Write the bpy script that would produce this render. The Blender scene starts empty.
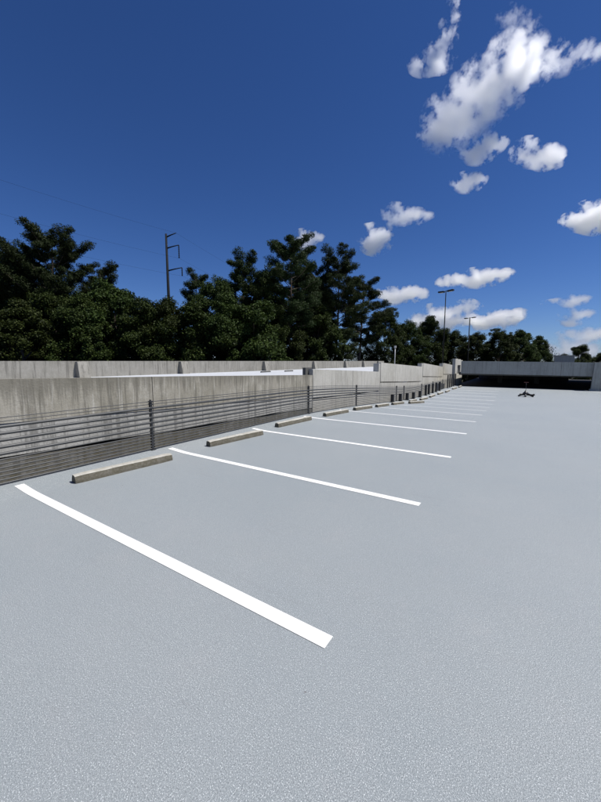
import bpy, bmesh, math, random
import numpy as np
from mathutils import Vector, Matrix

scene = bpy.context.scene
COL = scene.collection
PI = math.pi
R = math.radians
rng = random.Random(7)

# ------------------------------------------------------------------ helpers
def tag(o, label=None, cat=None, group=None, kind=None):
    if label: o['label'] = label
    if cat: o['category'] = cat
    if group: o['group'] = group
    if kind: o['kind'] = kind
    return o

def empty(name, loc=(0, 0, 0), rz=0.0, label=None, cat=None, group=None):
    o = bpy.data.objects.new(name, None)
    COL.objects.link(o)
    o.location = loc
    o.rotation_euler = (0, 0, rz)
    o.empty_display_size = 0.2
    return tag(o, label, cat, group)

def link_mesh(name, me, mat=None, parent=None):
    if mat is not None and not me.materials:
        me.materials.append(mat)
    o = bpy.data.objects.new(name, me)
    COL.objects.link(o)
    if parent is not None:
        o.parent = parent
    return o

def from_bm(name, bm, mat, parent=None, smooth=False):
    bmesh.ops.recalc_face_normals(bm, faces=bm.faces)
    me = bpy.data.meshes.new(name)
    bm.to_mesh(me)
    bm.free()
    if smooth:
        me.polygons.foreach_set('use_smooth', [True] * len(me.polygons))
    return link_mesh(name, me, mat, parent)

def copy_thing(src, loc=None, rz=None):
    r = src.copy()
    COL.objects.link(r)
    if loc is not None: r.location = loc
    if rz is not None: r.rotation_euler = (0, 0, rz)
    for ch in src.children:
        c = ch.copy()
        COL.objects.link(c)
        c.parent = r
        for g in ch.children:
            d = g.copy()
            COL.objects.link(d)
            d.parent = c
    return r

def bevel(bm, w, seg=1, ang=30):
    es = [e for e in bm.edges if len(e.link_faces) == 2 and e.calc_face_angle(0) > R(ang)]
    if es:
        bmesh.ops.bevel(bm, geom=es, offset=w, segments=seg, affect='EDGES', profile=0.5)

def add_box(bm, x0, x1, y0, y1, z0, z1):
    v = [bm.verts.new(p) for p in ((x0, y0, z0), (x1, y0, z0), (x1, y1, z0), (x0, y1, z0),
                                   (x0, y0, z1), (x1, y0, z1), (x1, y1, z1), (x0, y1, z1))]
    for f in ((0, 3, 2, 1), (4, 5, 6, 7), (0, 1, 5, 4), (1, 2, 6, 5), (2, 3, 7, 6), (3, 0, 4, 7)):
        bm.faces.new([v[i] for i in f])

def box(name, x0, x1, y0, y1, z0, z1, mat, parent=None, bv=0.0):
    bm = bmesh.new()
    add_box(bm, x0, x1, y0, y1, z0, z1)
    if bv: bevel(bm, bv)
    return from_bm(name, bm, mat, parent)

def prism_x(bm, pts, x0, x1):
    """polygon in (y, z) pushed through in x"""
    a = [bm.verts.new((x0, y, z)) for y, z in pts]
    b = [bm.verts.new((x1, y, z)) for y, z in pts]
    n = len(pts)
    bm.faces.new(a); bm.faces.new(b[::-1])
    for i in range(n):
        bm.faces.new((a[i], a[(i + 1) % n], b[(i + 1) % n], b[i]))

def prism_y(bm, pts, y0, y1):
    a = [bm.verts.new((x, y0, z)) for x, z in pts]
    b = [bm.verts.new((x, y1, z)) for x, z in pts]
    n = len(pts)
    bm.faces.new(a); bm.faces.new(b[::-1])
    for i in range(n):
        bm.faces.new((a[i], a[(i + 1) % n], b[(i + 1) % n], b[i]))

def add_tube(bm, pts, radii, n=8, caps=True):
    pts = [Vector(p) for p in pts]
    if not hasattr(radii, '__len__'): radii = [radii] * len(pts)
    rings = []
    for i, p in enumerate(pts):
        d = (pts[min(i + 1, len(pts) - 1)] - pts[max(i - 1, 0)]).normalized()
        u = d.cross(Vector((0, 0, 1)))
        if u.length < 1e-3: u = d.cross(Vector((1, 0, 0)))
        u.normalize(); w = d.cross(u)
        rings.append([bm.verts.new(p + (u * math.cos(2 * PI * k / n) + w * math.sin(2 * PI * k / n)) * radii[i]) for k in range(n)])
    for a, b in zip(rings, rings[1:]):
        for k in range(n):
            bm.faces.new((a[k], a[(k + 1) % n], b[(k + 1) % n], b[k]))
    if caps:
        bm.faces.new(rings[0][::-1]); bm.faces.new(rings[-1])

# ------------------------------------------------------------------ materials
class NT:
    def __init__(self, name):
        self.m = bpy.data.materials.new(name); self.m.use_nodes = True
        self.t = self.m.node_tree; self.n = self.t.nodes; self.l = self.t.links
        self.b = self.n['Principled BSDF']; self.out = self.n['Material Output']
    def new(self, typ, **kw):
        x = self.n.new(typ)
        for k, v in kw.items(): setattr(x, k, v)
        return x
    def put(self, sock, v):
        if isinstance(v, bpy.types.NodeSocket): self.l.new(v, sock)
        elif isinstance(v, (int, float)) and sock.type in ('VECTOR',): sock.default_value = (v, v, v)
        else: sock.default_value = v
    def math(self, op, a, b=None, c=None, clamp=False):
        x = self.new('ShaderNodeMath', operation=op, use_clamp=clamp)
        for i, v in enumerate((a, b, c)):
            if v is not None: self.put(x.inputs[i], v)
        return x.outputs[0]
    def vec(self, op, a, b=None):
        x = self.new('ShaderNodeVectorMath', operation=op)
        self.put(x.inputs[0], a)
        if b is not None: self.put(x.inputs[1], b)
        return x
    def coord(self, which='Object'):
        return self.new('ShaderNodeTexCoord').outputs[which]
    def pos(self):
        return self.new('ShaderNodeNewGeometry').outputs['Position']
    def noise(self, co, scale, detail=3.0, rough=0.55, dist=0.0, stretch=None):
        if stretch is not None: co = self.vec('MULTIPLY', co, stretch).outputs[0]
        x = self.new('ShaderNodeTexNoise')
        self.l.new(co, x.inputs['Vector'])
        x.inputs['Scale'].default_value = scale; x.inputs['Detail'].default_value = detail
        x.inputs['Roughness'].default_value = rough; x.inputs['Distortion'].default_value = dist
        return x.outputs['Fac']
    def ramp(self, f, lo, hi, a=0.0, b=1.0):
        x = self.new('ShaderNodeMapRange', interpolation_type='SMOOTHSTEP')
        self.put(x.inputs['Value'], f)
        for i, v in zip(('From Min', 'From Max', 'To Min', 'To Max'), (lo, hi, a, b)): x.inputs[i].default_value = v
        return x.outputs[0]
    def mix(self, f, a, b, mode='MIX'):
        x = self.new('ShaderNodeMix', data_type='RGBA', blend_type=mode)
        self.put(x.inputs[0], f)
        for s, v in ((x.inputs[6], a), (x.inputs[7], b)):
            if isinstance(v, bpy.types.NodeSocket): self.l.new(v, s)
            else: s.default_value = (*v, 1)
        return x.outputs[2]
    def bump(self, hgt, strength, dist):
        x = self.new('ShaderNodeBump')
        x.inputs['Strength'].default_value = strength; x.inputs['Distance'].default_value = dist
        self.l.new(hgt, x.inputs['Height'])
        self.l.new(x.outputs[0], self.b.inputs['Normal'])
        return x
    def col(self, c): self.put(self.b.inputs['Base Color'], c if isinstance(c, bpy.types.NodeSocket) else (*c, 1))
    def set(self, rough=None, metal=None, spec=None):
        if rough is not None: self.put(self.b.inputs['Roughness'], rough)
        if metal is not None: self.b.inputs['Metallic'].default_value = metal
        if spec is not None: self.b.inputs['Specular IOR Level'].default_value = spec

def mat_deck():
    t = NT('deck_coating'); p = t.pos()
    big = t.noise(p, 0.35, 4, 0.6)
    lap = t.noise(p, 1.0, 4, 0.6, 0.3, (0.35, 1.6, 1))
    mid = t.noise(p, 2.6, 5, 0.65)
    grain = t.noise(p, 150, 2, 0.75)
    fine = t.noise(p, 230, 1, 0.5)
    c = t.mix(t.ramp(big, 0.3, 0.7), (0.218, 0.246, 0.260), (0.244, 0.268, 0.278))
    c = t.mix(t.ramp(lap, 0.42, 0.75, 0, 0.55), c, (0.233, 0.255, 0.263))
    c = t.mix(t.ramp(mid, 0.5, 0.8, 0, 0.3), c, (0.287, 0.291, 0.296))
    # embedded aggregate
    c = t.mix(t.ramp(grain, 0.34, 0.50, 0.62, 0.0), c, (0.109, 0.119, 0.126))
    c = t.mix(t.ramp(grain, 0.56, 0.68, 0.0, 0.62), c, (0.505, 0.522, 0.531))
    glint = t.noise(p, 185, 0, 0.5)  # sparkle glints put into the colour as bright specks
    c = t.mix(t.ramp(glint, 0.69, 0.76, 0, 0.5), c, (0.82, 0.87, 0.88))
    # stray dark specks
    sp = t.noise(p, 13, 1, 0.5)
    c = t.mix(t.ramp(sp, 0.81, 0.83, 0, 0.8), c, (0.06, 0.05, 0.045))
    # long faint scuffs across the far lanes
    sc = t.noise(p, 1.0, 4, 0.7, 0.2, (0.28, 3.2, 1))
    c = t.mix(t.ramp(sc, 0.62, 0.74, 0, 0.35), c, (0.196, 0.209, 0.217))
    s2 = t.noise(p, 1.0, 5, 0.75, 0.4, (1.1, 9.0, 1)); s3 = t.noise(p, 0.45, 2, 0.5)
    c = t.mix(t.math('MULTIPLY', t.ramp(s2, 0.60, 0.70, 0, 0.28), t.ramp(s3, 0.56, 0.66)), c, (0.16, 0.165, 0.17))
    t.col(c)
    t.set(rough=t.ramp(fine, 0.3, 0.7, 0.42, 0.7), spec=0.5)
    hgt = t.math('ADD', grain, t.math('MULTIPLY', fine, 0.5))
    t.bump(hgt, 0.62, 0.008)
    return t.m

def mat_line():
    t = NT('line_paint'); p = t.pos()
    g = t.noise(p, 95, 2, 0.7); w = t.noise(p, 9, 5, 0.7)
    c = t.mix(t.ramp(w, 0.55, 0.85, 0, 0.35), (0.72, 0.72, 0.71), (0.55, 0.56, 0.56))
    c = t.mix(t.ramp(g, 0.3, 0.45, 0.3, 0), c, (0.6, 0.6, 0.6))
    t.col(c); t.set(rough=0.55); t.bump(g, 0.35, 0.004)
    return t.m

def mat_concrete(name, base, dark, light, streak=0.6, moss=0.0, lightdrip=0.0, rough=0.85, topstain=None, sidedirt=0.0):
    t = NT(name); p = t.pos()
    big = t.noise(p, 0.5, 5, 0.6); mid = t.noise(p, 3.2, 6, 0.7); fine = t.noise(p, 28, 4, 0.65)
    c = t.mix(t.ramp(big, 0.3, 0.72), base, dark)
    c = t.mix(t.ramp(mid, 0.42, 0.8, 0, 0.6), c, light)
    if streak:
        s1 = t.noise(p, 1.0, 4, 0.65, 0, (8.0, 8.0, 0.45))
        s2 = t.noise(p, 1.0, 3, 0.6, 0, (1.1, 1.1, 0.10))
        c = t.mix(t.ramp(s1, 0.50, 0.64, 0, streak), c, tuple(x * 0.42 for x in dark))
        c = t.mix(t.ramp(s2, 0.60, 0.72, 0, streak * 0.9), c, tuple(x * 0.45 for x in dark))
    if lightdrip:
        s3 = t.noise(p, 1.0, 3, 0.7, 0, (11.0, 11.0, 0.6))
        c = t.mix(t.ramp(s3, 0.57, 0.68, 0, lightdrip), c, light)
    if topstain:
        z = t.new('ShaderNodeSeparateXYZ'); t.l.new(p, z.inputs[0])
        s4 = t.noise(p, 1.0, 4, 0.7, 0, (13.0, 13.0, 0.55)); s5 = t.noise(p, 1.0, 3, 0.6, 0, (1.3, 1.3, 0.2))
        zz = t.math('ADD', t.math('MULTIPLY_ADD', s4, 1.3, z.outputs['Z']), t.math('MULTIPLY', s5, 0.9))
        c = t.mix(t.ramp(zz, topstain + 1.0, topstain + 1.40, 0, 0.66), c, tuple(x * 0.46 for x in dark))
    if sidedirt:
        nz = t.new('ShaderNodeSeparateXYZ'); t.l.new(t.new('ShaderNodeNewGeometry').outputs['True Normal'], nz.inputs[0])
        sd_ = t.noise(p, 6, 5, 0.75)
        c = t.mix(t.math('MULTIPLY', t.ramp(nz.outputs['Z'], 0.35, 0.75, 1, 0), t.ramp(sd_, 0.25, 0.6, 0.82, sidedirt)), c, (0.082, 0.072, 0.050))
    if moss:
        ms = t.noise(p, 7, 6, 0.75); m2 = t.noise(p, 30, 4, 0.7)
        c = t.mix(t.ramp(ms, 0.40, 0.62, 0, moss), c, (0.085, 0.075, 0.045))
        c = t.mix(t.ramp(m2, 0.55, 0.7, 0, moss * 0.7), c, (0.035, 0.033, 0.028))
    c = t.mix(t.ramp(fine, 0.35, 0.6, 0.25, 0), c, tuple(x * 0.6 for x in dark))
    t.col(c); t.set(rough=rough, spec=0.3)
    t.bump(t.math('ADD', fine, t.math('MULTIPLY', mid, 0.6)), 0.5, 0.012)
    return t.m

def mat_plain(name, c, rough=0.5, metal=0.0, var=0.3, scale=12, spec=0.5):
    t = NT(name); p = t.coord()
    n = t.noise(p, scale, 4, 0.65)
    t.col(t.mix(t.ramp(n, 0.3, 0.75, 0, 1), c, tuple(x * (1 - var) for x in c)))
    t.set(rough=rough, metal=metal, spec=spec)
    return t.m

def mat_leaf(name, a, b, c):
    t = NT(name)
    isl = t.new('ShaderNodeNewGeometry').outputs['Random Per Island']
    obj = t.new('ShaderNodeObjectInfo').outputs['Random']
    big = t.noise(t.coord(), 0.45, 3, 0.6)
    k = t.mix(isl, a, b)
    k = t.mix(t.ramp(big, 0.45, 0.7, 0, 0.75), k, c)
    hs = t.new('ShaderNodeHueSaturation')
    t.put(hs.inputs['Color'], k); t.put(hs.inputs['Value'], t.math('MULTIPLY_ADD', obj, 0.5, 0.75))
    t.put(hs.inputs['Hue'], t.math('MULTIPLY_ADD', obj, 0.03, 0.485))
    t.put(t.b.inputs['Base Color'], hs.outputs[0])
    t.set(rough=0.6, spec=0.12)
    tr = t.new('ShaderNodeBsdfTranslucent'); t.put(tr.inputs['Color'], hs.outputs[0])
    mx = t.new('ShaderNodeMixShader'); mx.inputs[0].default_value = 0.16
    t.l.new(t.b.outputs[0], mx.inputs[1]); t.l.new(tr.outputs[0], mx.inputs[2]); t.l.new(mx.outputs[0], t.out.inputs['Surface'])
    return t.m

def mat_bark():
    t = NT('bark'); p = t.coord()
    n = t.noise(p, 1.0, 5, 0.7, 0.3, (7, 7, 1.2))
    t.col(t.mix(t.ramp(n, 0.35, 0.65), (0.035, 0.026, 0.02), (0.11, 0.085, 0.065)))
    t.set(rough=0.9); t.bump(n, 0.8, 0.05)
    return t.m

M_deck = mat_deck()
M_line = mat_line()
M_ramp = mat_concrete('ramp_coating', (0.44, 0.46, 0.49), (0.40, 0.42, 0.45), (0.52, 0.53, 0.55), streak=0)
M_wall = mat_concrete('weathered_concrete', (0.360, 0.338, 0.284), (0.261, 0.243, 0.194), (0.468, 0.450, 0.396), streak=0.6, lightdrip=0.75, topstain=1.12)
M_wall2 = mat_concrete('pale_concrete', (0.468, 0.455, 0.410), (0.378, 0.365, 0.320), (0.540, 0.526, 0.486), streak=0.4, lightdrip=0.3)
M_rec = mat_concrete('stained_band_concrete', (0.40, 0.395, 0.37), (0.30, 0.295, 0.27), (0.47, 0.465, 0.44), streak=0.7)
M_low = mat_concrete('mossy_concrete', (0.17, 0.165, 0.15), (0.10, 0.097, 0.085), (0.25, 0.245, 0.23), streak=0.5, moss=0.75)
M_para = mat_concrete('parapet_concrete', (0.270, 0.259, 0.230), (0.203, 0.194, 0.167), (0.324, 0.315, 0.284), streak=0.6, lightdrip=0.3)
M_beam = mat_concrete('grey_concrete', (0.37, 0.37, 0.335), (0.31, 0.31, 0.28), (0.43, 0.43, 0.39), streak=0.3)
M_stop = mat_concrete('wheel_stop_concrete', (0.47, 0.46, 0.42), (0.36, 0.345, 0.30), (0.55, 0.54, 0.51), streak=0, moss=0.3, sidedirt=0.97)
M_dim = mat_concrete('dimmed_concrete', (0.10, 0.10, 0.095), (0.07, 0.07, 0.066), (0.13, 0.13, 0.125), streak=0.3)  # darkened so the shade under the far beam sits in the colour
M_floor = mat_concrete('dark_floor', (0.03, 0.03, 0.03), (0.02, 0.02, 0.02), (0.04, 0.04, 0.04), streak=0)  # near black floor colour stands in for shade in the opening
M_black = mat_plain('black_painted_steel', (0.022, 0.023, 0.025), 0.45, 0.0)
M_dark = mat_plain('dark_bronze_steel', (0.012, 0.012, 0.012), 0.75, 0.0, spec=0.2)
M_pylon = mat_plain('weathered_steel', (0.012, 0.014, 0.018), 0.85, 0.0, spec=0.15)
M_cable = mat_plain('weathered_cable', (0.05, 0.052, 0.053), 0.5, 0.0, 0.3, 3)
M_pale = mat_plain('pale_grey_paint', (0.45, 0.45, 0.44), 0.5, 0.0)
M_lens = mat_plain('lamp_lens', (0.6, 0.6, 0.57), 0.2, 0.0, 0.1)
M_rust = mat_plain('red_brown_plate', (0.16, 0.055, 0.04), 0.6)
M_bark = mat_bark()
M_pine = mat_leaf('pine_needles', (0.012, 0.020, 0.007), (0.029, 0.044, 0.012), (0.018, 0.029, 0.009))
M_broad = mat_leaf('broad_leaves', (0.013, 0.023, 0.006), (0.048, 0.068, 0.014), (0.020, 0.031, 0.008))
M_under = mat_leaf('undergrowth_leaves', (0.012, 0.02, 0.008), (0.034, 0.046, 0.015), (0.018, 0.027, 0.01))

# ------------------------------------------------------------------ the deck
YK = [-16 + 0.5 * i for i in range(int((39.6 + 16) / 0.5) + 1)]
if YK[-1] < 39.6: YK.append(39.6)
XK = [-6.62, -6.55, -6.45, -6.35, -6.25, -6.15, -6.05, -5.95, -5.85, -5.75, -5.6, -5, -4, -3, -2, -1, 0, 1, 2, 3, 4, 5, 6, 8, 11, 15, 20, 26, 32]
def sm(t):
    t = max(0.0, min(1.0, t)); return t * t * (3 - 2 * t)
def zy(y): return -0.70 * sm((y - 8.6) / 17.4)
def zx(x): return 0.032 * sm((-5.78 - x) / 0.8)
def interp(ks, f, v):
    v = max(ks[0], min(ks[-1], v))
    for a, b in zip(ks, ks[1:]):
        if v <= b:
            k = (v - a) / (b - a); return f(a) * (1 - k) + f(b) * k
    return f(ks[-1])
def deck_z(x, y): return interp(XK, zx, x) + interp(YK, zy, y)

def build_deck():
    bm = bmesh.new()
    g = [[bm.verts.new((x, y, zx(x) + zy(y))) for x in XK] for y in YK]
    for r0, r1 in zip(g, g[1:]):
        for i in range(len(XK) - 1):
            bm.faces.new((r0[i], r0[i + 1], r1[i + 1], r1[i]))
    # slab edge along the cable fence and at the far end
    low = [bm.verts.new((XK[0], y, zy(y) - 0.45)) for y in YK]
    for i in range(len(YK) - 1):
        bm.faces.new((g[i][0], g[i + 1][0], low[i + 1], low[i]))
    o = from_bm('parking_deck', bm, M_deck)
    return tag(o, kind='structure')
build_deck()

def draped_strip(x0, x1, y0, y1, lift=0.004):
    xs = [x0] + [x for x in XK if x0 < x < x1] + [x1]
    ys = [y0] + [y for y in YK if y0 < y < y1] + [y1]
    bm = bmesh.new()
    g = [[bm.verts.new((x, y, deck_z(x, y) + lift)) for x in xs] for y in ys]
    for r0, r1 in zip(g, g[1:]):
        for i in range(len(xs) - 1):
            bm.faces.new((r0[i], r0[i + 1], r1[i + 1], r1[i]))
    return bm

ORD = ['first', 'second', 'third', 'fourth', 'fifth', 'sixth', 'seventh', 'eighth', 'ninth', 'tenth', 'eleventh', 'twelfth', 'thirteenth', 'fourteenth']
N_STALL = 14
for i in range(N_STALL):
    y = 1.90 + 2.67 * i
    xl, xr = -6.38 + 0.03 * rng.random(), -1.02 - 0.085 * i
    o = from_bm('parking_line', draped_strip(xl, xr, y - 0.06, y + 0.06), M_line)
    if i == 0: lab = 'long wide white stall line nearest the camera, running down into the foreground'
    elif i == N_STALL - 1: lab = 'thin white stall line farthest away, close to the dark opening under the far beam'
    else: lab = ORD[i] + ' white stall line counted from the camera, painted on the grey deck'
    tag(o, lab, 'parking line', 'white stall lines along the cable fence')

# ------------------------------------------------------------------ wheel stops
def wheel_stop_mesh(seed):
    r = random.Random(seed)
    bm = bmesh.new()
    L, n = 1.66, 14
    prof = [(-0.085, 0.0), (-0.083, 0.05), (-0.068, 0.118), (-0.045, 0.135), (0.045, 0.135), (0.068, 0.118), (0.083, 0.05), (0.085, 0.0)]
    rings = []
    for k in range(n + 1):
        y = -L / 2 + L * k / n
        e = min(1.0, min(k, n - k) / 1.0 * 0.5 + 0.86)
        rings.append([bm.verts.new((x * e + r.uniform(-.003, .003), y + r.uniform(-.004, .004), z * (e * 0.5 + 0.5) + (r.uniform(-.003, .003) if z > 0 else 0))) for x, z in prof])
    for a, b in zip(rings, rings[1:]):
        for k in range(len(prof)):
            bm.faces.new((a[k], a[(k + 1) % len(prof)], b[(k + 1) % len(prof)], b[k]))
    bm.faces.new(rings[0][::-1]); bm.faces.new(rings[-1])
    bevel(bm, 0.014, 3, 20)
    bmesh.ops.recalc_face_normals(bm, faces=bm.faces)
    me = bpy.data.meshes.new('wheel_stop'); bm.to_mesh(me); bm.free()
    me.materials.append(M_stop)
    return me
def rest_on_deck(o, x, y, rz):
    L = 0.75
    d = Vector((-math.sin(rz), math.cos(rz)))
    za, zb = deck_z(x + d.x * L, y + d.y * L), deck_z(x - d.x * L, y - d.y * L)
    o.location = (x, y, (za + zb) / 2 - 0.004)
    o.rotation_euler = (math.atan2(za - zb, 2 * L), 0, rz)
stops = [  # x, centre y, yaw
    (-5.78, 3.26, -0.09), (-5.80, 6.02, -0.10), (-5.92, 8.66, -0.06), (-5.82, 11.25, -0.04), (-5.84, 13.75, -0.03),
    (-5.80, 16.0, 0.02), (-5.78, 18.3, -0.03), (-5.30, 20.2, -0.22), (-5.86, 21.5, 0.05), (-5.80, 23.9, -0.02), (-5.84, 26.5, 0.03), (-5.80, 29.1, 0.0), (-5.70, 31.4, 0.02), (-5.75, 35.0, -0.02), (-5.7, 37.8, 0.03)]
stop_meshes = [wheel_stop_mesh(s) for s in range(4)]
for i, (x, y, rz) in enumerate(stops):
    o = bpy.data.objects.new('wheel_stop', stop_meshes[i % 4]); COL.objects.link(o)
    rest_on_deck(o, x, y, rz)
    lab = {0: 'longest looking grey concrete wheel stop, mossy and nearest the camera, in the first stall',
           7: 'concrete wheel stop knocked askew, standing out from the row into the stall',
           8: 'concrete wheel stop half hidden behind the askew one',
           14: 'small far concrete wheel stop last in the row, at the corner by the dark opening'}.get(i)
    if lab is None: lab = ORD[i] + ' weathered concrete wheel stop from the camera in the row by the cable fence'
    tag(o, lab, 'wheel stop', 'concrete wheel stops along the cable fence')

# ------------------------------------------------------------------ cable fence
FX = -6.555
fence = empty('cable_fence', (FX, 4.27, 0.055), 0, 'grey horizontal cable fence on thin black posts along the deck edge', 'fence')
def fence_local(p): return (p[0] - FX, p[1] - 4.27, p[2] - 0.055)
ys_f = [-14 + 1.0 * i for i in range(54)] + [39.5]
def fence_h(y):            # rail height above the deck falls slightly along the run
    return 1.05 - 0.008 * max(0, min(20, y - 4))
CABLES = [(1.0, 0.007), (0.945, 0.007), (0.87, 0.025), (0.77, 0.025), (0.67, 0.025), (0.57, 0.025), (0.47, 0.025),
          (0.385, 0.012), (0.325, 0.012), (0.265, 0.012), (0.205, 0.012), (0.145, 0.012), (0.085, 0.012), (0.03, 0.014)]
for fr, rr in CABLES:
    bm = bmesh.new()
    add_tube(bm, [fence_local((FX + 0.012, y, deck_z(FX, y) + fr * (fence_h(y) - 0.02) - 0.004 * math.sin((y - 4.27) * 0.5) ** 2)) for y in ys_f], rr, 8)
    from_bm('cable', bm, M_cable, fence, True)
def fence_post(bm, y, hgt, wy, wx, collars=True):
    z0 = deck_z(FX, y)
    def L(x0, x1, y0, y1, za, zb):
        a = fence_local((x0, y0, za)); b = fence_local((x1, y1, zb)); add_box(bm, a[0], b[0], a[1], b[1], a[2], b[2])
    L(FX - wx / 2, FX + wx / 2, y - wy / 2, y + wy / 2, z0, z0 + hgt - 0.06)
    L(FX - wx / 2 + 0.008, FX + wx / 2 - 0.008, y - wy / 4, y + wy / 4, z0 + hgt - 0.0595, z0 + hgt)
    L(FX - wx / 2 - 0.03, FX + wx / 2 + 0.03, y - wy / 2 - 0.03, y + wy / 2 + 0.03, z0 - 0.006, z0 + 0.012)
    if collars:
        for fr, rr in CABLES[:8]:
            zc = z0 + fr * (fence_h(y) - 0.02)
            L(FX - wx / 2 - 0.006, FX + wx / 2 + 0.016, y - wy / 2 - 0.012, y + wy / 2 + 0.012, zc - 0.014, zc + 0.014)
for y in (-8.2, -1.95, 4.27, 10.48, 14.62, 20.4, 21.9, 26.2, 29.8, 33.6):
    bm = bmesh.new()
    fence_post(bm, y, fence_h(y) + 0.02, 0.045, 0.052)
    from_bm('fence_post', bm, M_black, fence)

# short black steel guard posts standing in groups along the fence
def guard_post(h, w):
    bm = bmesh.new(); add_box(bm, -w / 2, w / 2, -w / 2, w / 2, 0, h); bevel(bm, 0.012)
    t = empty('guard_post')
    from_bm('post', bm, M_black, t)
    box('base_plate', -w / 2 - 0.04, w / 2 + 0.04, -w / 2 - 0.04, w / 2 + 0.04, 0.0, 0.014, M_black, t)
    return t
groups = [((19.25, 20.7, 22.1, 23.55, 25.2), 0.46, 0.17, 'knee high', 'low black guard posts'),
          ((26.85, 27.8, 29.1, 30.3, 31.65), 0.78, 0.14, 'waist high', 'mid height black guard posts'),
          ((35.2, 36.2, 37.2, 38.2, 39.2), 1.26, 0.10, 'tall slim', 'tall black guard posts')]
for ys, h, w, word, grp in groups:
    proto = None
    for i, y in enumerate(ys):
        if proto is None: proto = o = guard_post(h, w)
        else: o = copy_thing(proto)
        o.location = (FX + 0.16, y, deck_z(FX + 0.16, y))
        pos = ['nearest', 'second nearest', 'middle', 'second farthest', 'farthest'][i]
        tag(o, f'{pos} of the five {word} square black posts by the cable fence', 'post', grp)

# ------------------------------------------------------------------ the wall across the gap
WX = -8.3
wall = empty('spandrel_wall', (WX, 5.0, -3.0), 0, 'long stained concrete wall stepping up beyond the cable fence', 'wall')
def wl(pts): return [(y - 5.0, z + 3.0) for y, z in pts]
def panel(name, pts, x0, x1, mat, bv=0.012):
    bm = bmesh.new(); prism_x(bm, wl(pts), x0 - WX, x1 - WX)
    if bv: bevel(bm, bv)
    return from_bm(name, bm, mat, wall)
def ztop(y):            # top of the near run, dropping slowly away
    ks = [(-16, 1.93), (2.34, 1.56), (6.4, 1.465), (13.6, 1.26)]
    for (a, za), (b, zb) in zip(ks, ks[1:]):
        if y <= b: return za + (zb - za) * (y - a) / (b - a)
    return 1.26
def zsh(y): return 0.80 - 0.036 * y      # underside of the upper band
for y0, y1 in ((-16, -4.6), (-4.58, 5.48), (5.50, 9.58), (9.60, 13.62)):
    mids = [y for y in (2.34, 6.4) if y0 < y < y1]
    pts = [(y0, zsh(y0)), (y1, zsh(y1)), (y1, ztop(y1))] + [(y, ztop(y)) for y in mids[::-1]] + [(y0, ztop(y0))]
    panel('upper_panel', pts, WX - 0.18, WX, M_wall)
    pts = [(y0, 0.13 - 0.027 * y0), (y1, 0.13 - 0.027 * y1), (y1, zsh(y1) + 0.05), (y0, zsh(y0) + 0.05)]
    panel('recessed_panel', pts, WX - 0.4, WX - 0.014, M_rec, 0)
    pts = [(y0, -3.0), (y1, -3.0), (y1, 0.07 - 0.027 * y1), (y0, 0.07 - 0.027 * y0)]
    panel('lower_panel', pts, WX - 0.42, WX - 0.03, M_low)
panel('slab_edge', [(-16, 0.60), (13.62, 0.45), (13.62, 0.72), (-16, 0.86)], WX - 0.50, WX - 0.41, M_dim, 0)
# the runs that step up farther on
def run(y0, y1, za, zb, gaps, mat):
    # one upper panel with a thin dark joint under part of it, and a lower panel
    ga, gb = gaps
    panel('upper_panel', [(y0, ga), (y1, gb), (y1, zb), (y0, za)], WX - 0.22, WX, mat)
    panel('lower_panel', [(y0, -3.0), (y1, -3.0), (y1, gb - 0.07), (y0, ga - 0.07)], WX - 0.25, WX - 0.02, mat)
    panel('joint_fill', [(y0 + 2.6, ga - 0.09), (y1, gb - 0.09), (y1, gb + 0.02), (y0 + 2.6, ga + 0.02)], WX - 0.12, WX - 0.012 if False else WX - 0.035, mat, 0)
run(13.66, 18.0, 1.53, 1.36, (0.19, 0.06), M_wall2)
run(18.02, 22.10, 1.36, 1.20, (0.06, -0.06), M_wall2)
run(22.40, 28.6, 1.80, 1.555, (0.52, 0.22), M_wall2)
run(28.62, 33.10, 1.555, 1.38, (0.22, 0.05), M_wall2)
run(33.50, 42.40, 1.71, 1.25, (0.48, 0.13), M_wall2)
run(42.80, 52.0, 1.67, 1.20, (0.4, 0.1), M_wall2)
for y0, y1, z1 in ((13.63, 13.655, 1.4),):
    pass
# dark stub piers where the runs step
panel('step_pier', [(13.4, 1.0), (13.95, 1.0), (13.95, 1.60), (13.4, 1.60)], WX - 0.40, WX - 0.24, M_dim)
panel('step_pier', [(22.11, -3.0), (22.39, -3.0), (22.39, 1.74), (22.11, 1.74)], WX - 0.42, WX - 0.03, M_wall2)
panel('step_pier', [(33.11, -3.0), (33.49, -3.0), (33.49, 1.68), (33.11, 1.68)], WX - 0.42, WX - 0.03, M_wall2)
panel('step_pier', [(42.41, -3.0), (42.79, -3.0), (42.79, 1.62), (42.41, 1.62)], WX - 0.42, WX - 0.03, M_wall2)
# narrow paved bottom of the gap
tag(box('gap_floor', WX - 0.4, -6.7, -16, 39.5, -3.3, -3.02, M_dim), kind='structure')

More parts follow.
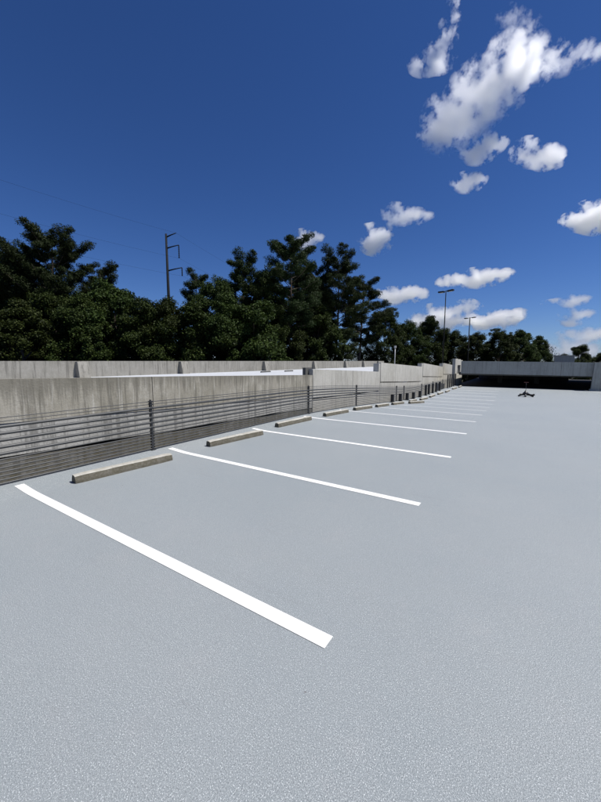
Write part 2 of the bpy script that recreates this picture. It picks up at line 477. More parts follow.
# ------------------------------------------------------------------ the neighbouring deck and its parapet
tag(box('ramp_deck', -25.3, WX - 0.56, -18, 70, 0.5, 0.80, M_ramp), kind='structure')
PX = -25.3
par = empty('parapet_wall', (PX, 10, 0.8), 0, 'long flat topped concrete parapet in front of the trees, with tapered buttresses', 'wall')
butt = [-3.5, 3.8, 11.5, 19.7, 31.0, 41.8, 51.7, 59.1, 66.4]
edges = [-18] + butt + [70]
for a, b in zip(edges, edges[1:]):
    bm = bmesh.new(); add_box(bm, -0.2, 0.0, a + 0.012 - 10, b - 0.012 - 10, -1.6, 1.1); bevel(bm, 0.012)
    from_bm('parapet_panel', bm, M_para, par)
for y in butt:
    bm = bmesh.new()
    prism_y(bm, [(0.003, -0.003), (0.52, -0.003), (0.30, 1.06), (0.003, 1.06)], y - 0.35 - 10, y + 0.35 - 10); bevel(bm, 0.012)
    from_bm('buttress', bm, M_para, par)
# wheel stops lying on the neighbouring deck
shaded_stop = wheel_stop_mesh(9); shaded_stop.materials.clear(); shaded_stop.materials.append(M_dim)  # dark all over: the stops' shadow side put into the colour
far_stop = [(-21.5, 26.5), (-21.2, 30.0), (-20.8, 33.4)]
for i, (x, y) in enumerate(far_stop):
    o = bpy.data.objects.new('wheel_stop', shaded_stop); COL.objects.link(o)
    o.location = (x, y, 0.798); o.rotation_euler = (0, 0, 0.1)
    tag(o, f'low dark wheel stop on the neighbouring deck behind the wall, {["left", "middle", "right"][i]} of three', 'wheel stop', 'wheel stops on the neighbouring deck')

# ------------------------------------------------------------------ far end of the deck
end = empty('end_wall', (-6.6, 42, -0.75), 0, 'pale concrete end wall with a dark slot where fence and far beam meet', 'wall')
bm = bmesh.new()
for y0, y1, z0, z1 in ((-2.0, -0.6, 0, 2.9), (1.3, 2.6, 0, 2.75), (-0.598, 1.298, 0, 1.2), (-0.598, 1.298, 2.2, 2.85)):
    add_box(bm, -0.3, 0.0, y0, y1, z0, z1)
from_bm('wall_panel', bm, M_wall2, end)
box('slot_back', -0.28, -0.2, -0.62, 1.32, 1.18, 2.22, M_dim, end)

beam = empty('spandrel_beam', (0, 39.8, 0.55), 0, 'long grey concrete beam spanning the far end of the deck above a dark opening', 'beam')
def beam_seg(x0, x1, za0, za1, zb0, zb1):
    bm = bmesh.new()
    prism_y(bm, [(x0, za0 - 0.55), (x1, za1 - 0.55), (x1, zb1 - 0.55), (x0, zb0 - 0.55)], -0.14, 0.14); bevel(bm, 0.012)
    from_bm('beam_segment', bm, M_beam, beam)
beam_seg(-5.98, 2.42, 0.60, 0.57, 1.90, 1.80)
beam_seg(2.44, 4.9, 0.57, 0.55, 1.80, 1.76)
beam_seg(5.3, 18, 0.55, 0.5, 1.73, 1.6)
colm = empty('concrete_column', (5.02, 39.5, -0.72), 0, 'grey concrete column at the right end of the far beam', 'column')
bm = bmesh.new(); prism_y(bm, [(-0.42, 0), (0.42, 0), (0.36, 2.5), (-0.30, 2.5)], -0.25, 0.13); bevel(bm, 0.015)
from_bm('shaft', bm, M_beam, colm)
bm = bmesh.new(); add_box(bm, -0.5, 0.5, -0.3, 0.129, 0, 0.16); bevel(bm, 0.012)
from_bm('footing', bm, M_beam, colm)
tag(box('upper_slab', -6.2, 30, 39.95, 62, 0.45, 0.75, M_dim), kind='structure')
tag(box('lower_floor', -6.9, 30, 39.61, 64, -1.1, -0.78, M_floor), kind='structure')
bw = empty('back_wall', (-1, 60, -0.78), 0, 'dark concrete back wall deep inside the opening under the far beam', 'wall')
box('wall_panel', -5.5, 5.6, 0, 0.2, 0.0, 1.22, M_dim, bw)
for x in (-3.0, 0.8, 8.2):
    c = empty('inner_column', (x, 50, -0.78), 0, {-3.0: 'left dim concrete column inside the opening under the far beam', 0.8: 'middle dim concrete column inside the opening under the far beam', 8.2: 'right dim concrete column inside the opening under the far beam'}[x], 'column', 'columns inside the opening')
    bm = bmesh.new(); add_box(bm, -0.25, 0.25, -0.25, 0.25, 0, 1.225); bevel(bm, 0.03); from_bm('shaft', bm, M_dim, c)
stair = empty('stair_head', (3.3, 50.6, 0.75), 0, 'small grey concrete block rising above the far beam beside the tree', 'building')
bm = bmesh.new(); add_box(bm, -0.9, 0.9, -0.6, 1.4, 0, 1.72); bevel(bm, 0.012); from_bm('wall', bm, M_beam, stair)
bm = bmesh.new(); add_box(bm, -0.96, 0.96, -0.66, 1.46, 1.722, 1.80); bevel(bm, 0.01); from_bm('roof', bm, M_beam, stair)

# ------------------------------------------------------------------ stand left on the deck
sx, sy = -0.12, 30.3
st = empty('portable_stand', (sx, sy, deck_z(sx, sy)), 0.0, 'dark portable stand with short mast standing alone on the empty deck', 'stand')
bm = bmesh.new()
for ang, ln in ((0.05, 0.50), (PI + 0.1, 0.46), (PI / 2, 0.4), (-PI / 2, 0.4)):
    d = Vector((math.cos(ang), math.sin(ang), 0))
    add_tube(bm, [(0, 0, 0.17), tuple(d * ln * 0.55 + Vector((0, 0, 0.13))), tuple(d * ln + Vector((0, 0, 0.025)))], [0.075, 0.065, 0.055], 8)
from_bm('splayed_legs', bm, M_black, st, True)
bm = bmesh.new(); add_tube(bm, [(0, 0, 0.14), (0, 0, 0.26), (0, 0, 0.33), (0, 0, 0.46)], [0.17, 0.19, 0.11, 0.035], 14)
from_bm('hub', bm, M_black, st, True)
bm = bmesh.new(); add_tube(bm, [(0, 0, 0.40), (0, 0, 1.02)], 0.014, 10)
from_bm('mast', bm, M_black, st, True)
bm = bmesh.new(); add_box(bm, -0.15, 0.15, -0.015, 0.015, 1.021, 1.06); bevel(bm, 0.006)
from_bm('top_bar', bm, M_rust, st)
bm = bmesh.new(); add_tube(bm, [(0.12, -0.03, 0.20), (0.30, -0.05, 0.13), (0.44, -0.05, 0.12), (0.56, -0.05, 0.19)], [0.07, 0.07, 0.075, 0.065], 10)
from_bm('folded_arm', bm, M_dark, st, True)
bm = bmesh.new(); add_box(bm, -0.38, -0.16, -0.09, 0.09, 0.10, 0.21); bevel(bm, 0.02)
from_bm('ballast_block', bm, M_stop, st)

# ------------------------------------------------------------------ lamp posts, pale post
def lamp_post(loc, h, rz, label, spread=0.55, r=0.07):
    t = empty('lamp_post', loc, rz, label, 'lamp post', 'twin headed lamp posts')
    bm = bmesh.new(); add_tube(bm, [(0, 0, 0), (0, 0, h * 0.5), (0, 0, h)], [r * 1.15, r, r * 0.75], 12); from_bm('pole', bm, M_dark, t, True)
    bm = bmesh.new(); add_tube(bm, [(-spread, 0, h - 0.1), (spread, 0, h - 0.1)], 0.035, 8); from_bm('arm', bm, M_dark, t, True)
    for s in (-1, 1):
        bm = bmesh.new()
        add_box(bm, -0.40, 0.40, -0.2, 0.2, -0.09, 0.09); bevel(bm, 0.035, 2)
        bmesh.ops.rotate(bm, verts=bm.verts, matrix=Matrix.Rotation(s * -0.05, 3, 'Y'))
        bmesh.ops.translate(bm, verts=bm.verts, vec=(s * (spread + 0.1), 0, h - 0.1))
        hd = from_bm('lamp_head', bm, M_dark, t)
        bm = bmesh.new(); add_box(bm, s * (spread + 0.1) - 0.24, s * (spread + 0.1) + 0.24, -0.12, 0.12, h - 0.225, h - 0.192)
        from_bm('lens', bm, M_lens, hd)
    return t
lamp_post((-9.9, 50.2, 0.8), 10.4, -0.35, 'taller and nearer dark lamp post with two heads, left of the other')
lamp_post((-12.2, 89.7, -8), 19.9, -0.5, 'smaller farther lamp post with two heads rising over the trees', 0.9, 0.13)
pp = empty('camera_post', (-13.1, 39.8, 0.8), 0, 'thin pale post with a small head behind the concrete wall', 'post')
bm = bmesh.new(); add_tube(bm, [(0, 0, 0), (0, 0, 2.6)], 0.05, 10); from_bm('pole', bm, M_pale, pp, True)
bm = bmesh.new(); add_box(bm, -0.1, 0.1, -0.1, 0.1, 2.601, 2.85); bevel(bm, 0.03, 2); from_bm('head', bm, M_pale, pp)

# ------------------------------------------------------------------ transmission pole and its wires
RX = Vector((0.8355, 0.5495, 0))
py = empty('transmission_pole', (-58.53, 43.08, -8), 0, 'tall steel power pole with three arms rising over the trees', 'power pole')
bm = bmesh.new(); add_tube(bm, [(0, 0, 0), (0, 0, 18), (0, 0, 33.6)], [0.42, 0.30, 0.18], 14); from_bm('pole', bm, M_pylon, py, True)
tips = []
for z0, dx, dz, ins in ((33.0, 1.9, 0.75, 0), (31.0, 2.3, 0.6, 2.4), (26.9, 2.75, 0.6, 1.55)):
    tip = RX * dx + Vector((0, 0, z0 + dz))
    bm = bmesh.new(); add_tube(bm, [(0, 0, z0), tuple(RX * dx * 0.5 + Vector((0, 0, z0 + dz * 0.55))), tuple(tip)], [0.14, 0.11, 0.08], 8)
    arm = from_bm('arm', bm, M_pylon, py, True)
    if ins:
        bm = bmesh.new(); n = 14
        add_tube(bm, [tuple(tip - Vector((0, 0, ins * k / n))) for k in range(n + 1)], [0.13 if k % 2 else 0.07 for k in range(n + 1)], 8)
        from_bm('insulator', bm, M_pylon, arm, True)
    tips.append(tip + Vector((-58.53, 43.08, -8)) - Vector((0, 0, ins)))
def wire(a, b, sag, label):
    a, b = Vector(a), Vector(b); bm = bmesh.new(); n = 30
    add_tube(bm, [tuple(a.lerp(b, k / n) - Vector((0, 0, sag * 4 * (k / n) * (1 - k / n)))) for k in range(n + 1)], 0.010, 5)
    o = from_bm('power_line', bm, M_pylon, None, True)
    tag(o, label, 'power line', 'wires of the power pole')
names = ['thin overhead wire from the top arm of the power pole', 'thin overhead wire from the middle arm of the power pole', 'thin overhead wire from the lowest arm of the power pole']
for tip, nm in zip(tips, names):
    wire(tip, tip + Vector((-14, -80, 7)), 2.0, nm + ', running left')
    wire(tip, tip + Vector((-4, 90, -7)), 2.5, nm + ', running right behind the trees')

# ------------------------------------------------------------------ ground
bm = bmesh.new()
bmesh.ops.create_grid(bm, x_segments=2, y_segments=2, size=6000)
t = NT('forest_ground'); n1 = t.noise(t.pos(), 0.05, 5, 0.6)
t.col(t.mix(n1, (0.05, 0.06, 0.03), (0.09, 0.08, 0.05))); t.set(rough=0.95)
g = from_bm('ground', bm, t.m); g.location = (0, 0, -8); tag(g, kind='structure')

# ------------------------------------------------------------------ trees
def leaf_mesh(name, cen, rad, per, ln, wd, seed, mat, up=0.3, flat=0.75, radial=False):
    r = np.random.default_rng(seed)
    cen = np.asarray(cen, float); rad = np.asarray(rad, float)
    n = len(cen) * per
    c = np.repeat(cen, per, 0); q = np.repeat(rad, per)
    d = r.normal(size=(n, 3)); d /= np.linalg.norm(d, axis=1)[:, None]
    rr = r.random(n) ** 0.45
    off = d * (rr * q)[:, None]; off[:, 2] *= flat
    p = c + off
    nrm = r.normal(size=(n, 3)); nrm[:, 2] += up * 2; nrm += d * 0.6
    nrm /= np.linalg.norm(nrm, axis=1)[:, None]
    a = r.normal(size=(n, 3))
    if radial: a = d * 1.6 + a * 0.6; a[:, 2] += 0.5
    a -= nrm * (a * nrm).sum(1)[:, None]; a /= np.linalg.norm(a, axis=1)[:, None]
    b = np.cross(nrm, a)
    L = (ln * r.uniform(0.6, 1.3, n))[:, None]; W = (wd * r.uniform(0.6, 1.3, n))[:, None]
    bend = nrm * L * -0.12
    v = np.empty((n, 4, 3))
    v[:, 0] = p - a * L * 0.5; v[:, 1] = p + b * W * 0.5 + bend * -0.5
    v[:, 2] = p + a * L * 0.5 + bend; v[:, 3] = p - b * W * 0.5 + bend * -0.5
    me = bpy.data.meshes.new(name)
    me.vertices.add(n * 4); me.vertices.foreach_set('co', v.reshape(-1))
    me.loops.add(n * 4); me.loops.foreach_set('vertex_index', np.arange(n * 4, dtype=np.int32))
    me.polygons.add(n)
    me.polygons.foreach_set('loop_start', np.arange(0, n * 4, 4, dtype=np.int32))
    me.polygons.foreach_set('loop_total', np.full(n, 4, dtype=np.int32))
    me.update(calc_edges=True)
    me.materials.append(mat)
    return me

def pine_meshes(seed, H, crown0, spread, nb=46, lean=0.0, spray=0.25):
    r = random.Random(seed); bm = bmesh.new()
    top = Vector((lean * H, r.uniform(-.02, .02) * H, H))
    def tr(t): return Vector((top.x * t * t, top.y * t, H * t)) + Vector((0.18 * math.sin(t * 7 + seed), 0.18 * math.cos(t * 6), 0))
    k = 10
    add_tube(bm, [tuple(tr(i / k)) for i in range(k + 1)], [0.36 * (1 - 0.85 * i / k) * H / 26 for i in range(k + 1)], 8)
    cen, rad = [], []
    for b in range(nb):
        t = crown0 + (1 - crown0) * (b + r.random()) / nb
        if r.random() < 0.12: continue
        u = (t - crown0) / (1 - crown0)
        ln = spread * (0.45 + 0.75 * math.sin(PI * min(1, u * 0.85 + 0.12))) * r.uniform(0.55, 1.2) * (1.0 if u < .82 else 1.15)
        az = b * 2.4 + r.uniform(-.5, .5)
        rise = spray + 0.55 * u + r.uniform(-.2, .2)
        d = Vector((math.cos(az), math.sin(az), rise)).normalized()
        p0 = tr(t); m = p0 + d * ln * 0.55 - Vector((0, 0, 0.05 * ln)); e = p0 + d * ln
        add_tube(bm, [tuple(p0), tuple(m), tuple(e)], [0.09 * (1.2 - u), 0.05, 0.02], 5, False)
        nc = max(3, int(ln * 2.0))
        for j in range(nc):
            f = 0.42 + 0.6 * (j + r.random() * 0.7) / nc
            side = Vector((-d.y, d.x, 0)) * r.uniform(-.45, .45) * ln * 0.45
            cen.append(tuple(p0.lerp(e, min(f, 1.05)) + side + Vector((0, 0, r.uniform(-.1, .35))))); rad.append(r.uniform(0.45, 1.0))
    for j in range(5):
        cen.append(tuple(tr(1) + Vector((r.uniform(-1.1, 1.1), r.uniform(-1.1, 1.1), r.uniform(-1.2, 0.0))))); rad.append(0.8)
    bmesh.ops.recalc_face_normals(bm, faces=bm.faces)
    tm = bpy.data.meshes.new('trunk'); bm.to_mesh(tm); bm.free(); tm.materials.append(M_bark)
    return tm, leaf_mesh('crown', cen, rad, 190, 0.34, 0.085, seed, M_pine, 0.25, 0.7, True)

def broad_meshes(seed, H, Rw, low=0.18, lobes=34):
    r = random.Random(seed); bm = bmesh.new()
    add_tube(bm, [(0, 0, 0), (0.1, 0.1, H * 0.25), (0.0, 0.2, H * 0.5), (0.1, 0, H * 0.8)], [0.34, 0.27, 0.17, 0.05], 8)
    cen, rad = [], []
    for i in range(lobes):
        t = (i + r.random()) / lobes
        z = H * (low + (0.96 - low) * t)
        w = Rw * (0.55 + 0.75 * math.sin(PI * min(1.0, 0.18 + 0.80 * t))) * (1.0 if t < .75 else 1 - (t - .75) * 2.2)
        az = i * 2.399 + r.uniform(-.5, .5); q = w * r.uniform(0.35, 0.95)
        c = Vector((math.cos(az) * q, math.sin(az) * q, z)); lr = r.uniform(1.2, 2.3) * Rw / 4.5 * (1 - 0.35 * t)
        s = Vector((0, 0.1, max(H * 0.15, z - q * 0.8)))
        add_tube(bm, [tuple(s), tuple(s.lerp(c, 0.5) + Vector((0, 0, .2))), tuple(c)], [0.11, 0.07, 0.02], 5, False)
        for k in range(15):
            d = Vector((r.gauss(0, 1), r.gauss(0, 1), r.gauss(0.15, 1))).normalized() * lr * r.uniform(0.5, 1.1)
            d.z *= 0.75
            cen.append(tuple(c + d)); rad.append(r.uniform(0.45, 0.95) * (0.7 + 0.3 * Rw / 4.5))
    bmesh.ops.recalc_face_normals(bm, faces=bm.faces)
    tm = bpy.data.meshes.new('trunk'); bm.to_mesh(tm); bm.free(); tm.materials.append(M_bark)
    return tm, leaf_mesh('crown', cen, rad, 170, 0.235, 0.145, seed, M_broad, 0.45, 0.8)

P = {'pA': (pine_meshes(1, 29, 0.30, 6.4, 74, 0.02, 0.4), 29), 'pB': (pine_meshes(2, 27, 0.54, 4.6, 58, -0.015, 0.15), 27),
     'pC': (pine_meshes(3, 27, 0.36, 4.7, 64, 0.02, 0.15), 27), 'pD': (pine_meshes(4, 26, 0.52, 4.2, 36, 0.05, 0.1), 26),
     'pE': (pine_meshes(5, 24, 0.35, 3.3, 44, -0.05, 0.2), 24),
     'bA': (broad_meshes(11, 18, 4.6), 18), 'bB': (broad_meshes(12, 20, 5.0, 0.12, 40), 20), 'bC': (broad_meshes(13, 17, 4.2, 0.1), 17),
     'bD': (broad_meshes(14, 22, 5.2, 0.15, 42), 22), 'bE': (broad_meshes(15, 15, 3.4, 0.15, 26), 15)}
TREES = [
    ('pC', -62.7, 22.9, 17.2, 1.05, 4.2, 'dark pine crowding the left shoulder of the tall left pine'),
    ('pC', -54.6, 28.4, 14.8, 0.85, 2.9, 'shorter dark pine under the right shoulder of the tall left pine'),
    ('pB', -37.4, 59.6, 17.2, 0.9, 2.1, 'dark pine filling the gap between the two tallest central pines'),  # proto, x, y, top z, width scale, yaw, label
    ('pA', -57.0, 23.0, 18.4, 1.0, 0.3, 'tallest dark pine on the far left with upswept ragged top'),
    ('bD', -63.8, 20.2, 16.6, 1.0, 1.1, 'broad dark tree just left of the tall left pine'),
    ('bB', -74.2, 18.6, 17.0, 1.0, 2.0, 'dark tree at the left edge of the view'),
    ('bE', -45.0, 24.8, 11.9, 1.15, 0.0, 'light green leafy tree with small pointed top right of the tall left pine'),
    ('bA', -44.6, 21.1, 9.5, 1.0, 0.8, 'rounded leafy tree at the foot of the tall left pine'),
    ('bC', -39.9, 25.3, 8.8, 1.0, 2.2, 'low bushy tree between the pointed leafy tree and the power pole'),
    ('bA', -39.1, 28.4, 9.6, 1.0, 4.0, 'yellow green leafy tree directly below the power pole'),
    ('bC', -46.0, 15.1, 7.9, 1.1, 5.1, 'low leafy tree at the far left above the parapet'),
    ('pE', -45.0, 38.5, 14.6, 0.85, 2.5, 'pine leaning left just right of the power pole'),
    ('bB', -39.5, 37.1, 14.0, 0.85, 0.6, 'dense dark tree right of the leaning pine'),
    ('pC', -40.8, 44.0, 17.6, 0.95, 1.7, 'dark pine between the leaning pine and the tallest central pine'),
    ('bD', -34.5, 41.9, 15.0, 0.8, 3.0, 'dense dark tree left of the tallest central pine'),
    ('pB', -31.3, 44.7, 18.8, 1.0, 0.0, 'tallest central pine with a straight bare trunk'),
    ('pC', -34.8, 56.7, 18.2, 1.0, 3.6, 'dark pine behind and right of the tallest central pine'),
    ('pC', -32.2, 61.3, 21.0, 1.05, 0.9, 'second tallest central pine with rounded crown'),
    ('pD', -31.6, 71.1, 17.8, 1.15, 0.0, 'rightmost pine with a bare leaning trunk against the sky'),
    ('bA', -33.0, 56.0, 12.0, 1.0, 1.0, 'low dark tree below the central pines'),
    ('bD', -30.0, 83.3, 14.2, 1.0, 2.0, 'round dark tree just right of the bare trunk pine'),
    ('bB', -26.9, 89.7, 12.0, 1.0, 0.4, 'dark tree in the right treeline, left of the taller lamp post'),
    ('bC', -22.9, 97.4, 13.0, 1.15, 1.4, 'dark tree in the right treeline behind the taller lamp post'),
    ('bA', -17.9, 105.1, 10.0, 1.1, 3.3, 'dark tree in the right treeline between the two lamp posts'),
    ('bB', -11.2, 97.2, 9.0, 0.95, 2.7, 'dark tree in the right treeline just right of the smaller lamp post'),
    ('bD', -6.5, 97.9, 9.4, 0.9, 5.0, 'tallest dark tree of the treeline behind the far beam'),
    ('bA', -2.4, 105.5, 9.4, 1.1, 0.2, 'round dark tree near the right end of the treeline'),
    ('bC', 1.8, 112.9, 8.0, 0.9, 4.4, 'last dark tree where the treeline drops to open sky'),
    ('bE', 11.8, 128.9, 6.5, 1.05, 1.9, 'small lone tree beside the grey block on the right'),
    ('bA', 19.1, 143.0, 4.6, 1.0, 3.9, 'low distant tree at the right edge of the view'),
    ('bC', -33.3, 33.4, 9.8, 1.0, 0.5, 'low dark tree right of the power pole in the front row'),
    ('bE', -31.1, 36.0, 9.7, 1.3, 3.1, 'low leafy tree left of the central pines in the front row'),
    ('bA', -32.2, 43.6, 10.0, 0.9, 5.7, 'low dark tree in front of the tallest central pine'),
    ('bB', -70.8, 13.0, 14.0, 1.0, 0.9, 'dark tree beyond the left edge of the view'),
    ('bE', 26.2, 138.3, 5.5, 1.2, 2.4, 'low tree beyond the right edge of the view'),
    ('bB', -51.3, 20.5, 10.9, 0.9, 4.8, 'dark leafy tree in front of the trunk of the tall left pine'),
    ('bE', -35.9, 30.4, 9.0, 1.2, 1.2, 'leafy tree just right of the power pole in front of the leaning pine')]
for key, x, y, zt, ws, rz, lab in TREES:
    (tm, cm), H = P[key]
    s = (zt + 8) / H
    t = empty('pine_tree' if key[0] == 'p' else 'leafy_tree', (x, y, -8), rz, lab, 'tree', 'trees beyond the parapet')
    t.scale = (ws * (0.5 + 0.5 * s), ws * (0.5 + 0.5 * s), s)
    link_mesh('trunk', tm, None, t); link_mesh('crown', cm, None, t)

ug = [(-84, -6), (-69.1, 8.0), (-59.0, 17.1), (-47.9, 24.4), (-41.0, 35.4), (-39, 53), (-38, 70), (-29.6, 90.5), (-14.6, 111), (3.0, 119), (9, 126)]
cen, rad = [], []
for (a, b) in zip(ug, ug[1:]):
    a, b = Vector((*a, 0)), Vector((*b, 0)); L = (b - a).length
    for k in range(int(L * 11)):
        p = a.lerp(b, rng.random()); nn = Vector((-(b - a).y, (b - a).x, 0)).normalized()
        p += nn * rng.uniform(0.6, 10.0)
        zmax = 8.0 if p.y < 60 else 5.2
        cen.append((p.x, p.y, -8 + (zmax + 8) * rng.random() ** 0.6)); rad.append(rng.uniform(0.8, 1.7))
o = link_mesh('undergrowth', leaf_mesh('undergrowth', cen, rad, 75, 0.32, 0.2, 99, M_under, 0.4, 0.8))
tag(o, 'dark tangled undergrowth filling the gaps below the treeline', 'undergrowth', kind='stuff')

# ------------------------------------------------------------------ clouds (real scattering volumes)
def cloud(loc, size, lobes, dens, seed, label, amp=1.5, gain=3.6, thr=0.31, det=1.0, small=False):
    """lobes: (right, up, depth, horizontal radius, vertical radius) in units of size"""
    lw = []
    for a, b, c, rh, rv in lobes:
        ctr = Vector((a, c, b)) * size
        lw.append((ctr, rh * size * 1.42, rv * size * 1.42))
    bm = bmesh.new()
    for ctr, rh, rv in lw:
        bmesh.ops.create_icosphere(bm, subdivisions=3, radius=1.0, matrix=Matrix.Translation(ctr) @ Matrix.Diagonal((rh, rh * 0.55, rv, 1)))
    me = bpy.data.meshes.new('cloud'); bm.to_mesh(me); bm.free()
    tmp = bpy.data.objects.new('cloud_source', me); COL.objects.link(tmp)
    md = tmp.modifiers.new('r', 'REMESH'); md.mode = 'VOXEL'; md.voxel_size = min(min(x[2] for x in lw) * 0.3, size * 0.08)
    me2 = bpy.data.meshes.new_from_object(tmp.evaluated_get(bpy.context.evaluated_depsgraph_get()))
    bpy.data.objects.remove(tmp)
    t = NT('cloud_vapour'); t.n.remove(t.b)
    co = t.coord()
    wn = t.new('ShaderNodeTexNoise'); t.l.new(co, wn.inputs['Vector']); wn.inputs['Scale'].default_value = 2.2 * det / size; wn.inputs['Detail'].default_value = 2
    sub = t.vec('SUBTRACT', wn.outputs['Color'], (0.5, 0.5, 0.5)).outputs[0]
    sc = t.vec('SCALE', sub); sc.inputs['Scale'].default_value = size * 0.28 / det
    p = t.vec('ADD', co, sc.outputs[0]).outputs[0]
    f = None
    for ctr, rh, rv in lw:
        d = t.vec('SUBTRACT', p, tuple(ctr)).outputs[0]
        d = t.vec('MULTIPLY', d, (1 / rh, 1 / (rh * 0.55), 1 / rv)).outputs[0]
        e = t.math('SUBTRACT', 1.0, t.vec('LENGTH', d).outputs['Value'])
        f = e if f is None else t.math('SMOOTH_MAX', f, e, 0.12)
    n = t.new('ShaderNodeTexNoise'); t.l.new(co, n.inputs['Vector'])
    n.inputs['Scale'].default_value = 6.0 * det / size; n.inputs['Detail'].default_value = 9; n.inputs['Roughness'].default_value = 0.70
    x = t.math('MULTIPLY_ADD', t.math('SUBTRACT', n.outputs['Fac'], 0.5), amp * 2.7, f)
    # always empty at the skin of the domain
    x = t.math('MINIMUM', t.math('SUBTRACT', x, thr), t.math('MULTIPLY', t.math('ADD', f, 0.03), 1.0))
    x = t.math('MULTIPLY', x, gain, clamp=True)
    pv = t.new('ShaderNodeVolumePrincipled')
    pv.inputs['Color'].default_value = (1, 1, 1, 1); pv.inputs['Anisotropy'].default_value = 0.82
    t.l.new(t.math('MULTIPLY', x, dens * 2.4), pv.inputs['Density'])
    t.l.new(pv.outputs[0], t.out.inputs['Volume'])
    try: t.m.cycles.volume_step_rate = 0.35
    except Exception: pass
    o = link_mesh('cloud', me2, t.m); o.location = loc; o.rotation_euler = (0, 0, math.atan2(RX.y, RX.x))
    tag(o, label, 'cloud', 'white clouds in the blue sky')
    return o

# size = 100 photo pixels of extent at the cloud's distance
cloud((-116, 1105, 706), 259, [(-0.52, -0.40, 0, .22, .18), (-0.34, -0.20, .1, .29, .23), (-0.10, -0.02, 0, .31, .21), (0.12, 0.16, -.1, .30, .21), (0.32, 0.28, 0, .25, .16)], 0.030, 1, 'largest billowing white cloud high on the right')
cloud((40, 1200, 770), 259, [(-0.12, -0.05, 0, .16, .08), (0.05, 0.03, 0, .2, .09), (.24, .10, 0, .16, .06)], 0.02, 21, 'feathery wisp trailing right from the largest cloud', 2.0, 2.6, 0.5)
cloud((-248, 1102, 876), 274, [(-0.20, -0.22, 0, .14, .08), (-0.06, -0.16, 0, .15, .11), (-0.02, 0.02, 0, .11, .16), (0.06, 0.28, 0, .08, .2)], 0.03, 2, 'thin ragged wisp above the left end of the largest cloud', 2.2, 3.0, 0.5)
cloud((-94, 1280, 994), 288, [(-0.08, -0.02, 0, .13, .09), (0.1, -0.06, 0, .12, .06)], 0.014, 3, 'faint small wisp near the top edge above the largest cloud', 1.9, 2.0, 0.48)
cloud((-152, 1123, 574), 240, [(-.02, -0.02, 0, .17, .10), (0.14, 0.10, 0, .16, .10)], 0.05, 4, 'small white cloud just below the middle of the largest cloud', 1.8)
cloud((-182, 1137, 506), 240, [(0, 0, 0, .16, .09), (0.13, 0.05, 0, .10, .07)], 0.05, 5, 'low small white cloud hanging lowest below the largest cloud', 1.7)
cloud((-15, 1212, 562), 236, [(-0.14, 0.03, 0, .16, .13), (0.10, -0.02, 0, .19, .11)], 0.05, 6, 'puffy white cloud below and right of the largest cloud', 1.7)
cloud((-592, 1492, 526), 432, [(0, 0, 0, .145, .12), (-0.08, .09, 0, .07, .05)], 0.05, 7, 'round white puff right of the central pines', 1.2)
cloud((-494, 1566, 622), 432, [(-0.10, 0.02, 0, .15, .085), (0.06, 0.0, 0, .16, .065), (.2, .01, 0, .09, .035), (-.12, -.08, 0, .05, .05)], 0.05, 8, 'flat topped white cloud above the round puff', 1.5, 1.4)
cloud((-1114, 1773, 696), 576, [(-0.04, 0, 0, .14, .08), (.05, .01, 0, .1, .06)], 0.03, 9, 'tiny cloud peeking behind the top of the tallest central pine', 1.5)
cloud((-716, 2237, 418), 634, [(-0.1, -0.01, 0, .16, .07), (.08, .01, 0, .16, .07)], 0.035, 10, 'small long cloud just right of the bare trunk pine', 1.3)
cloud((-280, 2290, 472), 576, [(-0.22, -0.03, 0, .16, .06), (0.0, .01, 0, .2, .075), (.22, .05, 0, .14, .05)], 0.035, 11, 'long flat white cloud above the smaller lamp post', 1.4)
cloud((-617, 2773, 330), 749, [(0, 0, 0, .19, .10), (-0.14, -.07, 0, .14, .07), (.1, -.04, 0, .13, .10)], 0.05, 12, 'rounded cloud rising from the treeline behind the taller lamp post', 1.3, 1.4)
cloud((-272, 3000, 330), 749, [(-0.24, 0.06, 0, .13, .09), (-.14, -.05, 0, .2, .06), (0.08, -.02, 0, .16, .08), (.27, .0, 0, .13, .07)], 0.04, 13, 'wide low cloud bank over the treeline right of the smaller lamp post', 1.5, 1.8)
cloud((178, 2009, 617), 360, [(-0.10, -0.03, 0, .20, .1), (0.12, 0.02, 0, .28, .16)], 0.05, 14, 'white cloud cut by the right edge at mid height', 1.7)
cloud((223, 3095, 415), 692, [(0, 0, 0, .15, .05), (-.2, -.02, 0, .1, .03)], 0.02, 15, 'tiny upper wisp low in the right sky', 1.6, 1.5)
cloud((241, 3092, 305), 692, [(0, 0.02, 0, .16, .05), (-.04, -.06, 0, .12, .03)], 0.018, 16, 'small flat wisp low in the right sky, middle of three', 1.6, 1.5)
cloud((364, 3399, 196), 749, [(0, 0, 0, .26, .06)], 0.014, 17, 'long flat wisp above the small lone tree', 1.5, 1.5)
cloud((271, 4049, 112), 922, [(0, 0.02, 0, .2, .1), (-.2, -.02, 0, .2, .07), (.2, -.04, 0, .2, .07)], 0.010, 18, 'pale low cloud behind the grey block at the horizon', 1.4, 1.5)

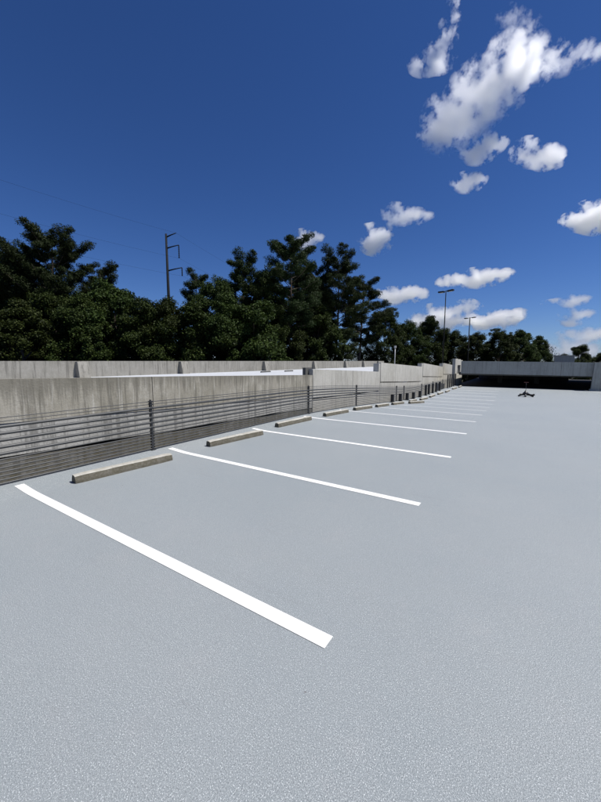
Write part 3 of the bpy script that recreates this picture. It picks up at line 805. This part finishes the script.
# ------------------------------------------------------------------ camera
cam_d = bpy.data.cameras.new('camera'); cam = bpy.data.objects.new('camera', cam_d); COL.objects.link(cam)
cam_d.sensor_fit = 'HORIZONTAL'; cam_d.sensor_width = 36.0; cam_d.lens = 20.76
cam_d.clip_start = 0.05; cam_d.clip_end = 20000
cam.location = (0, 0, 1.9)
cam.rotation_euler = (R(90 - 6.583), 0, R(33.336))
scene.camera = cam

# ------------------------------------------------------------------ light
EL, AZ = R(60), R(25)                     # azimuth counted from +X towards +Y
sd = Vector((math.cos(EL) * math.cos(AZ), math.cos(EL) * math.sin(AZ), math.sin(EL)))
sl = bpy.data.lights.new('sun', 'SUN'); sl.energy = 5.0; sl.angle = R(0.53); sl.color = (1.0, 0.965, 0.91)
so = bpy.data.objects.new('sun', sl); COL.objects.link(so)
so.rotation_euler = (-sd).to_track_quat('-Z', 'Y').to_euler()

w = bpy.data.worlds.new('World'); scene.world = w; w.use_nodes = True
nt = w.node_tree; bg = nt.nodes['Background']
sky = nt.nodes.new('ShaderNodeTexSky'); sky.sky_type = 'NISHITA'; sky.sun_disc = False
sky.sun_elevation = EL; sky.sun_rotation = R(65)
sky.altitude = 1200; sky.air_density = 1.0; sky.dust_density = 0.1; sky.ozone_density = 1.6
vm = nt.nodes.new('ShaderNodeVectorMath'); vm.operation = 'MULTIPLY'; vm.inputs[1].default_value = (0.62, 0.76, 1.14)   # deep summer blue
hs = nt.nodes.new('ShaderNodeHueSaturation'); hs.inputs['Saturation'].default_value = 1.08
nt.links.new(sky.outputs[0], vm.inputs[0]); nt.links.new(vm.outputs[0], hs.inputs['Color']); nt.links.new(hs.outputs[0], bg.inputs['Color'])
bg.inputs['Strength'].default_value = 0.057

# ------------------------------------------------------------------ render settings
scene.render.engine = 'CYCLES'
cy = scene.cycles
cy.max_bounces = 32; cy.diffuse_bounces = 4; cy.glossy_bounces = 3; cy.transmission_bounces = 4; cy.volume_bounces = 28; cy.transparent_max_bounces = 8
cy.use_denoising = True
try:
    cy.denoiser = 'OPENIMAGEDENOISE'; cy.denoising_input_passes = 'RGB_ALBEDO_NORMAL'
except Exception: pass
cy.sample_clamp_indirect = 6.0
vs = scene.view_settings
vs.view_transform = 'Standard'; vs.look = 'None'; vs.gamma = 1.0; vs.exposure = 0.36; vs.use_curve_mapping = False
